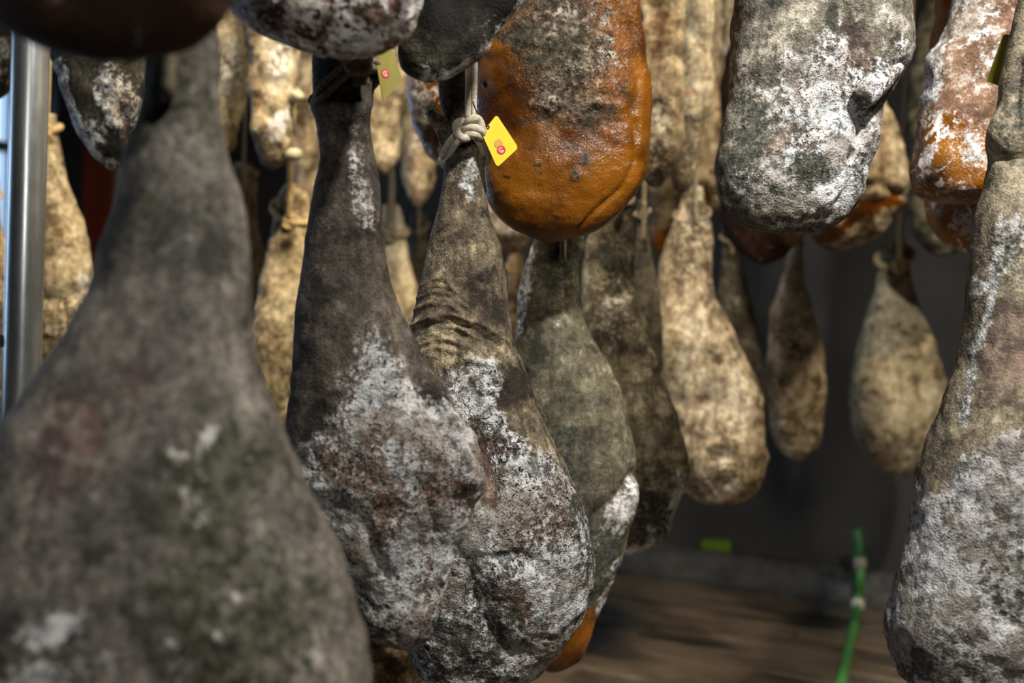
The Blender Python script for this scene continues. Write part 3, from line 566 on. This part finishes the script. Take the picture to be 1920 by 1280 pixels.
ham('pale ham with orange underside behind the olive legs', 'palebrown', up([(250, 1214, 1284), (340, 1214, 1280), (400, 1216, 1272), (440, 1222, 1262), (468, 1230, 1252), (478, 1238, 1246)], 480, 0), 3.45, k=.8, seed=107, amp=.008, masks=[('a', 'below', [(1200, 430), (1300, 430)], 20, 1.0)], nr=64, ns=90)
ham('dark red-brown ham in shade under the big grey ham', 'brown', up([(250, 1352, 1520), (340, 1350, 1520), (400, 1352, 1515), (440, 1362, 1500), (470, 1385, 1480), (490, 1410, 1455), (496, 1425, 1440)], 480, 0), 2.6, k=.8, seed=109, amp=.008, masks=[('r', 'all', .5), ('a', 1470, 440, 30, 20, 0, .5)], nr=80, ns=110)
ham('orange and cream blurred ham peeking out under the big grey ham', 'palebrown', up([(100, 1505, 1640), (180, 1500, 1652), (230, 1505, 1676), (270, 1508, 1690), (330, 1510, 1697), (380, 1510, 1692), (415, 1516, 1672), (445, 1528, 1640), (464, 1548, 1600), (470, 1565, 1582)], 480, -10), 2.75, k=.8, seed=111, amp=.009, creases=[([(1600, 350), (1650, 345), (1690, 365)], 8, -.02)], masks=[('a', 'line', [(1680, 375), (1620, 390), (1570, 440), (1530, 440)], 18, .9), ('a', 1662, 260, 24, 36, 0, .45), ('w', 1660, 420, 36, 18, -30, .7), ('r', 1650, 320, 40, 50, 0, .4)], **MI)
ham('olive blurred ham beside the reddish amber one, far right background', 'olive', up([(250, 1700, 1830), (330, 1696, 1832), (390, 1698, 1830), (430, 1708, 1822), (460, 1728, 1805), (476, 1750, 1785), (480, 1762, 1774)], 420, 6), 3.0, k=.7, seed=113, amp=.009, masks=[('r', 'all', .25)], nr=80, ns=110)
# ---- left background
ham('dark and white ham tip near the steel pole with bluish rim', 'black', up([(-60, 104, 292), (0, 102, 288), (60, 101, 284), (130, 106, 276), (180, 122, 271), (230, 141, 263), (270, 160, 252), (298, 180, 238), (312, 198, 224), (318, 208, 214)], 640, 20), 1.75, k=.75, seed=121, amp=.006, rope='tanrope', creases=[([(240, 120), (225, 200), (250, 260)], 14, -.006)], masks=[('w', 225, 190, 40, 70, -15, .72), ('w', 'line', [(110, 130), (140, 220), (185, 300), (215, 314)], 15, .9), ('w', 180, 250, 30, 30, 0, .5), ('r', 240, 240, 16, 40, 0, .6)], **MI)  # pale line down the left edge paints in bluish window rim light
ham('cream ham with brown speckled bottom just right of the steel pole', 'pale', [(215, 84, 104), (245, 80, 106), (300, 70, 118), (350, 62, 130), (400, 52, 146), (450, 40, 162), (490, 32, 176), (530, 26, 186), (580, 22, 184), (640, 22, 170), (700, 28, 152), (745, 42, 130), (770, 62, 108), (778, 80, 92)], 2.35, k=.75, seed=123, amp=.008, rope='tanrope', rope_at=.05, rr=.008, creases=[([(60, 560), (120, 560), (180, 540)], 16, -.012)], masks=[('d', 'below', [(0, 555), (100, 560), (190, 550)], 30, .7), ('d', 95, 330, 30, 40, 0, .35), ('w', 165, 525, 26, 20, 0, .6), ('r', 110, 420, 30, 30, 0, .5)], **MI)
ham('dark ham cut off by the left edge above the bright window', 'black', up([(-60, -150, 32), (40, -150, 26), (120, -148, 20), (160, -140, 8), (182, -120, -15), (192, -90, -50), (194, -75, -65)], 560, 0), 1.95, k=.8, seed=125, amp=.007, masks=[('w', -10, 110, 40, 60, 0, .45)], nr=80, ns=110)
ham('brown ham at the left edge behind the steel pole', 'palebrown', tpl(-30, 330, -40, 900, 190), 2.2, k=.8, seed=127, amp=.007, rope='tanrope', masks=[('d', 'below', [(-200, 560), (100, 560)], 20, .8)], nr=80, ns=110)
ham('pale woolly ham in the upper left, right of the large neck', 'pale', up([(-40, 372, 462), (40, 376, 462), (140, 382, 462), (200, 388, 458), (250, 396, 448), (280, 408, 436), (290, 417, 427)], 420, 0), 2.7, k=.9, seed=129, amp=.010, masks=[('d', 'below', [(300, 225), (500, 235)], 12, .8), ('w', 430, 120, 30, 80, 0, .6)], nr=80, ns=110)
ub = ham('cream ham with exposed bone knob in the upper left background', 'pale', up([(-40, 462, 566), (40, 462, 565), (110, 463, 562), (170, 464, 562), (200, 466, 556), (240, 470, 552), (280, 478, 546), (305, 492, 534), (316, 506, 520)], 440, 0), 2.45, k=.85, seed=131, amp=.009, bumps=[(556, 182, 12, 10, 0, .03), (515, 245, 18, 36, 20, .012), (550, 288, 14, 14, 0, .018)], masks=[('d', 'below', [(460, 235), (500, 250), (540, 320)], 14, .75), ('r', 480, 190, 16, 36, 0, .7), ('w', 520, 240, 18, 40, 20, .8), ('w', 520, 110, 36, 70, 0, .5)], **MI)
ham('shaded cream ham half hidden left of the dark-necked ham', 'palebrown', up([(0, 545, 650), (100, 546, 652), (220, 548, 650), (320, 552, 640), (380, 562, 626), (410, 578, 610), (418, 590, 598)], 430, 0), 3.1, k=.85, seed=133, amp=.009, nr=80, ns=110)
ham('cream ham with a rope ring round its stubby hock', 'pale', [(345, 536, 566), (360, 526, 576), (385, 520, 582), (420, 514, 586), (470, 502, 596), (530, 488, 616), (600, 474, 640), (680, 466, 656), (750, 470, 660), (800, 484, 648), (835, 510, 620), (845, 550, 580)], 2.6, k=.85, seed=135, amp=.006, rope='tanrope', rope_at=.1, rr=.008, masks=[('d', 548, 378, 20, 22, 0, .6), ('d', 'below', [(450, 560), (650, 580)], 40, .45), ('r', 572, 395, 14, 20, 0, .6)], **MI)
ham('slim cream leg emerging from behind the large blurred ham', 'pale', [(305, 442, 466), (318, 432, 476), (345, 430, 480), (400, 428, 480), (450, 420, 488), (500, 406, 506), (560, 392, 530), (640, 380, 546), (720, 380, 548), (790, 396, 530), (830, 430, 500), (838, 455, 475)], 2.95, k=.85, seed=137, amp=.007, rope='oldrope', masks=[('r', 460, 390, 14, 30, 0, .6), ('d', 'below', [(400, 540), (560, 580)], 40, .5)], **MI)
ham('blurred cream ham in the gap right of the dark-necked ham, upper tier', 'pale', up([(0, 672, 768), (100, 674, 766), (200, 680, 762), (270, 690, 754), (310, 702, 742), (326, 716, 728)], 420, 0), 2.75, k=.85, seed=139, amp=.009, masks=[('r', 720, 260, 20, 40, 0, .4), ('d', 715, 315, 30, 20, 0, .5)], nr=80, ns=110)
ham('blurred tan ham left of the frosted orange edge, upper tier', 'palebrown', up([(40, 738, 836), (140, 740, 834), (240, 744, 828), (320, 752, 816), (370, 764, 802), (388, 778, 790)], 430, 0), 3.05, k=.85, seed=141, amp=.010, masks=[('r', 780, 300, 20, 50, 0, .5), ('w', 775, 260, 16, 60, 0, .5)], nr=80, ns=110)
ham('blurred cream leg in the gap between the two central hams, lower tier', 'pale', tpl(735, 385, 748, 860, 150), 3.15, k=.85, seed=143, amp=.007, rope='oldrope', rr=.010, rope_at=.09, masks=[('d', 'below', [(650, 600), (850, 600)], 40, .4)], nr=80, ns=110)
ham('slim olive leg in the gap left of the roped hock, lower tier', 'olive', tpl(786, 400, 790, 850, 120), 3.45, k=.85, seed=145, amp=.007, rope='oldrope', nr=80, ns=110)
ham('pale pinkish ham underside below and behind the amber ham', 'palebrown', up([(250, 890, 1060), (330, 888, 1062), (390, 892, 1058), (430, 902, 1042), (456, 922, 1015), (470, 945, 990), (474, 960, 975)], 500, 0), 2.55, k=.8, seed=147, amp=.008, masks=[('r', 950, 450, 60, 20, 0, .5), ('w', 940, 420, 30, 20, 20, .5)], nr=80, ns=110)
ham('tan sliver of a far ham between the roped ham and the olive ham', 'palebrown', tpl(968, 478, 962, 900, 120), 3.3, k=.8, seed=149, amp=.008, rope='tanrope', nr=64, ns=90)

# ---- hand-tied ropes, dewclaw
def strand(pts, r, mat, name, parent, n=8, dbl=0.0):
    """rope laid along points; dbl > 0 lays two strands side by side"""
    sp = spline(pts, n); ps = []
    for s_ in ((-1, 1) if dbl else (0,)):
        q = []
        for i, p in enumerate(sp):
            t = (sp[min(i+1, len(sp)-1)]-sp[max(i-1, 0)]).normalized(); sd = t.cross(Vector((0, 1, 0)))
            sd = sd.normalized() if sd.length > 1e-4 else Vector((1, 0, 0))
            q.append(p+sd*s_*dbl)
        ps.append(tube_vf(q, r, 10))
    v_, f_ = join(ps); return mesh_obj(name, v_, f_, mat, parent)
D = 1.34
def Q(px, py, dd): return P(px, py, D+dd)
strand([Q(884, 236, -.034), Q(883, 200, -.034), Q(884, 150, -.028), Q(885, 60, -.005), P(888, -300, 1.345), P(893, -1500, 1.35)], .0040, M['rope'], 'rope', h3, 8, .0036)
bpy.context.view_layer.update()
# loop round the hock
strand([Q(872, 250, -.036), Q(858, 258, -.034), Q(845, 274, -.026), Q(835, 296, -.006), Q(836, 300, .014), Q(868, 302, .032), Q(902, 302, .018), Q(911, 292, -.004), Q(907, 274, -.022), Q(899, 256, -.032)], .0042, M['rope'], 'rope_loop', h3, 8, .0040)
kn = [tube_vf(spline([Q(874, 232, -.036), Q(864, 228, -.043), Q(856, 234, -.046), Q(857, 248, -.048), Q(866, 258, -.048), Q(877, 258, -.044), Q(884, 250, -.036)], 8), .0050, 12),
      tube_vf(spline([Q(872, 240, -.036), Q(878, 228, -.046), Q(890, 222, -.048), Q(898, 226, -.044), Q(904, 240, -.040), Q(908, 250, -.034), Q(900, 256, -.030)], 8), .0052, 12),
      tube_vf(spline([Q(866, 244, -.036), Q(876, 240, -.044), Q(890, 240, -.047), Q(902, 246, -.042), Q(906, 256, -.032)], 8), .0052, 12),
      tube_vf(spline([Q(870, 252, -.036), Q(880, 252, -.045), Q(892, 252, -.045), Q(902, 258, -.034)], 8), .0048, 12)]
v_, f_ = join(kn); mesh_obj('rope_knot', v_, f_, M['rope'], h3)
# dewclaw on the roped hock
v_, f_ = tube_vf(spline([Q(842, 262, -.006), Q(830, 238, -.014), Q(817, 220, -.018), Q(808, 206, -.018), Q(806, 200, -.017)], 6), [.012]*6+[.0105]*6+[.008]*6+[.005]*6+[.002], 14)
vv = np.array(v_); vv += (fbm(vv*90, 2, 3)*.0012)[:, None]
mesh_obj('dewclaw', vv, f_, M['h3'], h3, mask=np.tile([.0, .55, 0, 0], (len(v_), 1)))
D = 1.14
strand([Q(590, 184, -.004), Q(600, 178, -.026), Q(625, 152, -.034), Q(655, 128, -.036), Q(680, 120, -.034), Q(700, 122, -.016), Q(706, 140, .004), Q(680, 168, .030), Q(630, 184, .034), Q(596, 188, .016), Q(590, 184, -.004)], .0042, M['oldrope'], 'rope_loop', h2, 8, .0042)
strand([Q(678, 160, -.034), Q(674, 128, -.036), Q(672, 100, -.032), Q(674, 0, -.002), P(690, -600, 1.15), P(700, -1700, 1.15)], .0046, M['oldrope'], 'rope', h2, 8, .0044)
v_, f_ = join([tube_vf([Q(672, 124, -.042)+Vector((math.cos(t)*.011, -math.sin(2*t)*.003, math.sin(t)*.007+a*.008)) for t in np.linspace(0, 2*math.pi, 16, endpoint=False)], .0045, 8, closed=True) for a in (0, 1)]); mesh_obj('rope_knot', v_, f_, M['oldrope'], h2)
# bone knobs
def bone(px, py, d, r, parent, col):
    th = np.linspace(0, 2*math.pi, 16, endpoint=False); vs = []; fs = []; c = P(px, py, d)
    for i, ph in enumerate(np.linspace(-1.45, 1.45, 9)):
        for t in th: vs.append((c.x+r*math.cos(ph)*math.cos(t)*1.1, c.y+r*math.cos(ph)*math.sin(t), c.z+r*.9*math.sin(ph)))
    for i in range(8):
        for k in range(16): fs.append((i*16+k, i*16+(k+1) % 16, (i+1)*16+(k+1) % 16, (i+1)*16+k))
    fs += [tuple(range(15, -1, -1)), tuple(128+k for k in range(16))]
    vv = np.array(vs); vv += (fbm(vv*60, 2, 8)*r*.25)[:, None]
    return mesh_obj('bone_knob', vv, fs, col, parent)

bone(557, 181, 2.40, .015, ub, M['cream']); bone(551, 290, 2.40, .017, ub, M['cream'])
bn = spline([P(1672, 118, 1.43), P(1654, 140, 1.412), P(1637, 160, 1.395), P(1622, 178, 1.381), P(1612, 190, 1.374)], 8)
v_, f_ = tube_vf(bn, [.019]*8+[.0195]*8+[.0180]*8+[.0150]*5+[.0125, .0105, .008, .004], 22)
vv = np.array(v_); nb = fbm(vv*70, 3, 12); vv += (nb*.0048)[:, None]
mk = np.tile([1.0, 0, 0, 0], (len(v_), 1)); k_ = np.repeat(np.arange(33), 22)[:len(v_)]; mk[k_ > 28] = [.3, .75, 0, 0]; mk[k_ < 12] = [.55, .1, 0, .4]
mesh_obj('bone', vv, f_, M['g1'], g1, mask=mk)

# ------------------------------------------------------------------ tags
M['tagY'] = plain('yellow_plastic', (.72, .52, .012), .42, var=.06, scale=20, bump=0)
M['tagO'] = plain('olive_yellow_plastic', (.21, .175, .010), .45, var=.10, scale=20, bump=0)  # yellow tag plastic, its colour darkened to stand for shade
M['tagG'] = plain('lime_yellow_plastic', (.55, .56, .07), .45, var=.15, scale=60, bump=0)
M['redink'] = plain('red_print', (.46, .018, .02), .5, var=.05, bump=0)
M['tanink'] = plain('tan_print', (.52, .27, .03), .5, var=.05, bump=0)
M['palei'] = plain('pale_print', (.80, .45, .38), .5, var=.05, bump=0)
M['wire'] = plain('black_wire', (.012, .012, .012), .4, bump=0)
def hang_tag(label, mat, corners, d, dd=(0, 0, 0, 0), print_at=None, pr=.006, tan=False, wire=None, rc=.14):
    """card with rounded corners; corners in order round the card"""
    c = [P(x, y, d+e) for (x, y), e in zip(corners, dd)]
    ctr = sum(c, Vector())/4; nx = (c[1]-c[0]); ny = (c[3]-c[0]); nn = nx.cross(ny).normalized()
    if nn.y > 0: nn = -nn
    outl = []
    for i in range(4):
        a, b, e = c[i-1], c[i], c[(i+1) % 4]
        s = min((a-b).length, (e-b).length)*rc
        p0 = b+(a-b).normalized()*s; p1 = b+(e-b).normalized()*s
        for k in range(7):
            t = k/6; outl.append(p0*(1-t)**2+b*2*t*(1-t)+p1*t*t)
    n = len(outl); th = .0007
    vs = [tuple(p+nn*th) for p in outl]+[tuple(p-nn*th) for p in outl]
    fs = [tuple(range(n)), tuple(range(2*n-1, n-1, -1))]+[(i, n+i, n+(i+1) % n, (i+1) % n) for i in range(n)]
    lo = min(outl, key=lambda p: p.z)
    root = empty('hang_tag', lo); tag(root, label, 'tag', 'plastic tags on the hams')
    mesh_obj('card', vs, fs, mat, root, smooth=False)
    def disc(px, py, r, m, off, name, r0=0.0, a0=0, a1=2*math.pi):
        # drop the pixel onto the card plane
        r_ = ray(px, py); o = Vector((0, 0, CAMZ)); t = (ctr+nn*off-o).dot(nn)/r_.dot(nn); q = o+r_*t
        e1 = (c[1]-c[0]).normalized(); e2 = nn.cross(e1); N = 28; vs = []; fs = []
        for i in range(N+1):
            a = a0+(a1-a0)*i/N
            vs.append(tuple(q+(e1*math.cos(a)+e2*math.sin(a))*r)); vs.append(tuple(q+(e1*math.cos(a)+e2*math.sin(a))*r0))
        for i in range(N): fs.append((2*i, 2*i+2, 2*i+3, 2*i+1))
        return mesh_obj(name, vs, fs, m, root, smooth=False)
    if print_at:
        x, y = print_at
        if tan: disc(x-5, y-12, pr*1.0, M['tanink'], th+.0002, 'tan_dot')
        disc(x, y, pr, M['redink'], th+.0004, 'red_dot')
        disc(x, y, pr*.62, M['palei'], th+.0006, 'printed_letter', pr*.40, .3, 5.2)
        disc(x+1, y+1, pr*.22, M['palei'], th+.0006, 'printed_letter', pr*.02)
    if wire:
        v_, f_ = tube_vf(spline([P(x, y, d+e) for x, y, e in wire], 6), .0008, 6); mesh_obj('wire_tie', v_, f_, M['wire'], root)
        x, y, e = wire[-1]; disc(x, y, .0028, M['wire'], th+.0003, 'eyelet', .0012)
    return root
hang_tag('bright yellow tag with red dot hanging from the white rope knot', M['tagY'], [(903, 250), (931, 215), (972, 277), (932, 314)], 1.30, (0, .004, .008, .004), (940, 281), .0054, True, [(886, 190, -.012), (893, 208, -.006), (899, 224, -.004), (906, 234, -.004), (914, 238, -.001)])
hang_tag('dim olive-yellow tag with red dot beside the dark ham neck', M['tagO'], [(702, 103), (735, 94), (754, 152), (718, 190)], 1.125, (0, .012, .014, 0), (723, 138), .0048, False, [(682, 124, -.02), (694, 112, -.008), (706, 112, -.002)], .08)
hang_tag('lime-yellow tag lying behind the hock at the right edge', M['tagG'], [(1882, 64), (1908, 68), (1884, 165), (1850, 152)], 1.30, (0, .01, .01, 0), None, .005, False, [(1912, 90, -.01), (1904, 84, 0), (1896, 78, 0)], .12)

# ------------------------------------------------------------------ steel pole
def steel():
    t = NT('galvanised_steel'); c = t.coords((1, 1, .12)); n = t.noise(c, 60, 4, .6); n2 = t.noise(t.coords(), 28, 5, .65)
    k = t.mix(t.step(n, .3, .7), (.34, .38, .42), (.56, .60, .64)); k = t.mix(t.step(n2, .66, .72), k, (.10, .10, .10))
    t.l(k, t.b.inputs['Base Color']); t.b.inputs['Metallic'].default_value = .75; t.l(t.math('ADD', .20, t.math('MULTIPLY', n2, .22)), t.b.inputs['Roughness']); t.bump(n, .12, .001); return t.m
M['steel'] = steel()
pc = P(49, 400, 1.62); rp = .0275
po = empty('steel_pole', (pc.x, pc.y, 0)); tag(po, 'shiny galvanised steel pole at the left beside the bright window', 'pole')
v_, f_ = tube_vf([(pc.x, pc.y, .01), (pc.x, pc.y, .5), (pc.x, pc.y, 1), (pc.x, pc.y, 1.6), (pc.x, pc.y, CEIL)], rp, 48); mesh_obj('pipe', v_, f_, M['steel'], po)
v_, f_ = tube_vf([(pc.x, pc.y, .001), (pc.x, pc.y, .012)], .06, 32); mesh_obj('base_plate', v_, f_, M['steel'], po, smooth=False)
zc = P(40, 640, 1.62).z
v_, f_ = tube_vf([(pc.x-rp-.012, pc.y-.008, zc), (pc.x-rp+.002, pc.y-.008, zc)], .010, 12); mesh_obj('bolt', v_, f_, M['steel'], po, smooth=False)

# ------------------------------------------------------------------ green hose and wall plate
M['hose'] = plain('green_hose', (.085, .30, .075), .35, var=.12, scale=40, bump=0)
M['hosec'] = plain('pale_band', (.62, .62, .50), .4, var=.1, bump=0)
M['hosed'] = plain('dark_green_nozzle', (.02, .16, .045), .4, var=.1, bump=0)
hp = [on_floor(1560, 1330, .016), on_floor(1578, 1275, .016), on_floor(1592, 1215, .016), on_floor(1603, 1165, .016), on_floor(1609, 1130, .018)]
hq = [on_back(1613, 1085, .19), on_back(1613, 1050, .17), on_back(1611, 1020, .15), on_back(1608, 993, .13)]
s_ = spline(hp+hq[:3], 8)
hr = empty('garden_hose', hp[0]); hr.location.z = 0; tag(hr, 'green hose running over the wooden floor up against the grey wall', 'hose')
v_, f_ = tube_vf(s_, .0165, 14); mesh_obj('hose_pipe', v_, f_, M['hose'], hr)
v_, f_ = tube_vf(spline(hq[1:], 6), .021, 14); mesh_obj('nozzle', v_, f_, M['hosed'], hr)
for a, b in ((hq[0]*.45+hq[1]*.55, hq[1]*1.1-hq[0]*.1), (on_floor(1608.4, 1135, .018), on_floor(1609, 1126, .018))):
    v_, f_ = tube_vf([a, (a+b)/2, b], .0235, 14); mesh_obj('coupling', v_, f_, M['hosec'], hr)  # pale rings round the hose
M['plate'] = plain('lime_plate', (.14, .26, .008), .5, var=.1, bump=0)
pa = [on_back(1316, 1012, .012), on_back(1370, 1013, .012), on_back(1369, 1046, .012), on_back(1316, 1044, .012)]
vs = [tuple(p) for p in pa]+[tuple(p-V*.010) for p in pa]
pl = top(mesh_obj('wall_plate', vs, [(0, 1, 2, 3), (7, 6, 5, 4), (0, 4, 5, 1), (1, 5, 6, 2), (2, 6, 7, 3), (3, 7, 4, 0)], M['plate'], smooth=False)); tag(pl, 'small lime-green plate low on the grey back wall', 'plate')
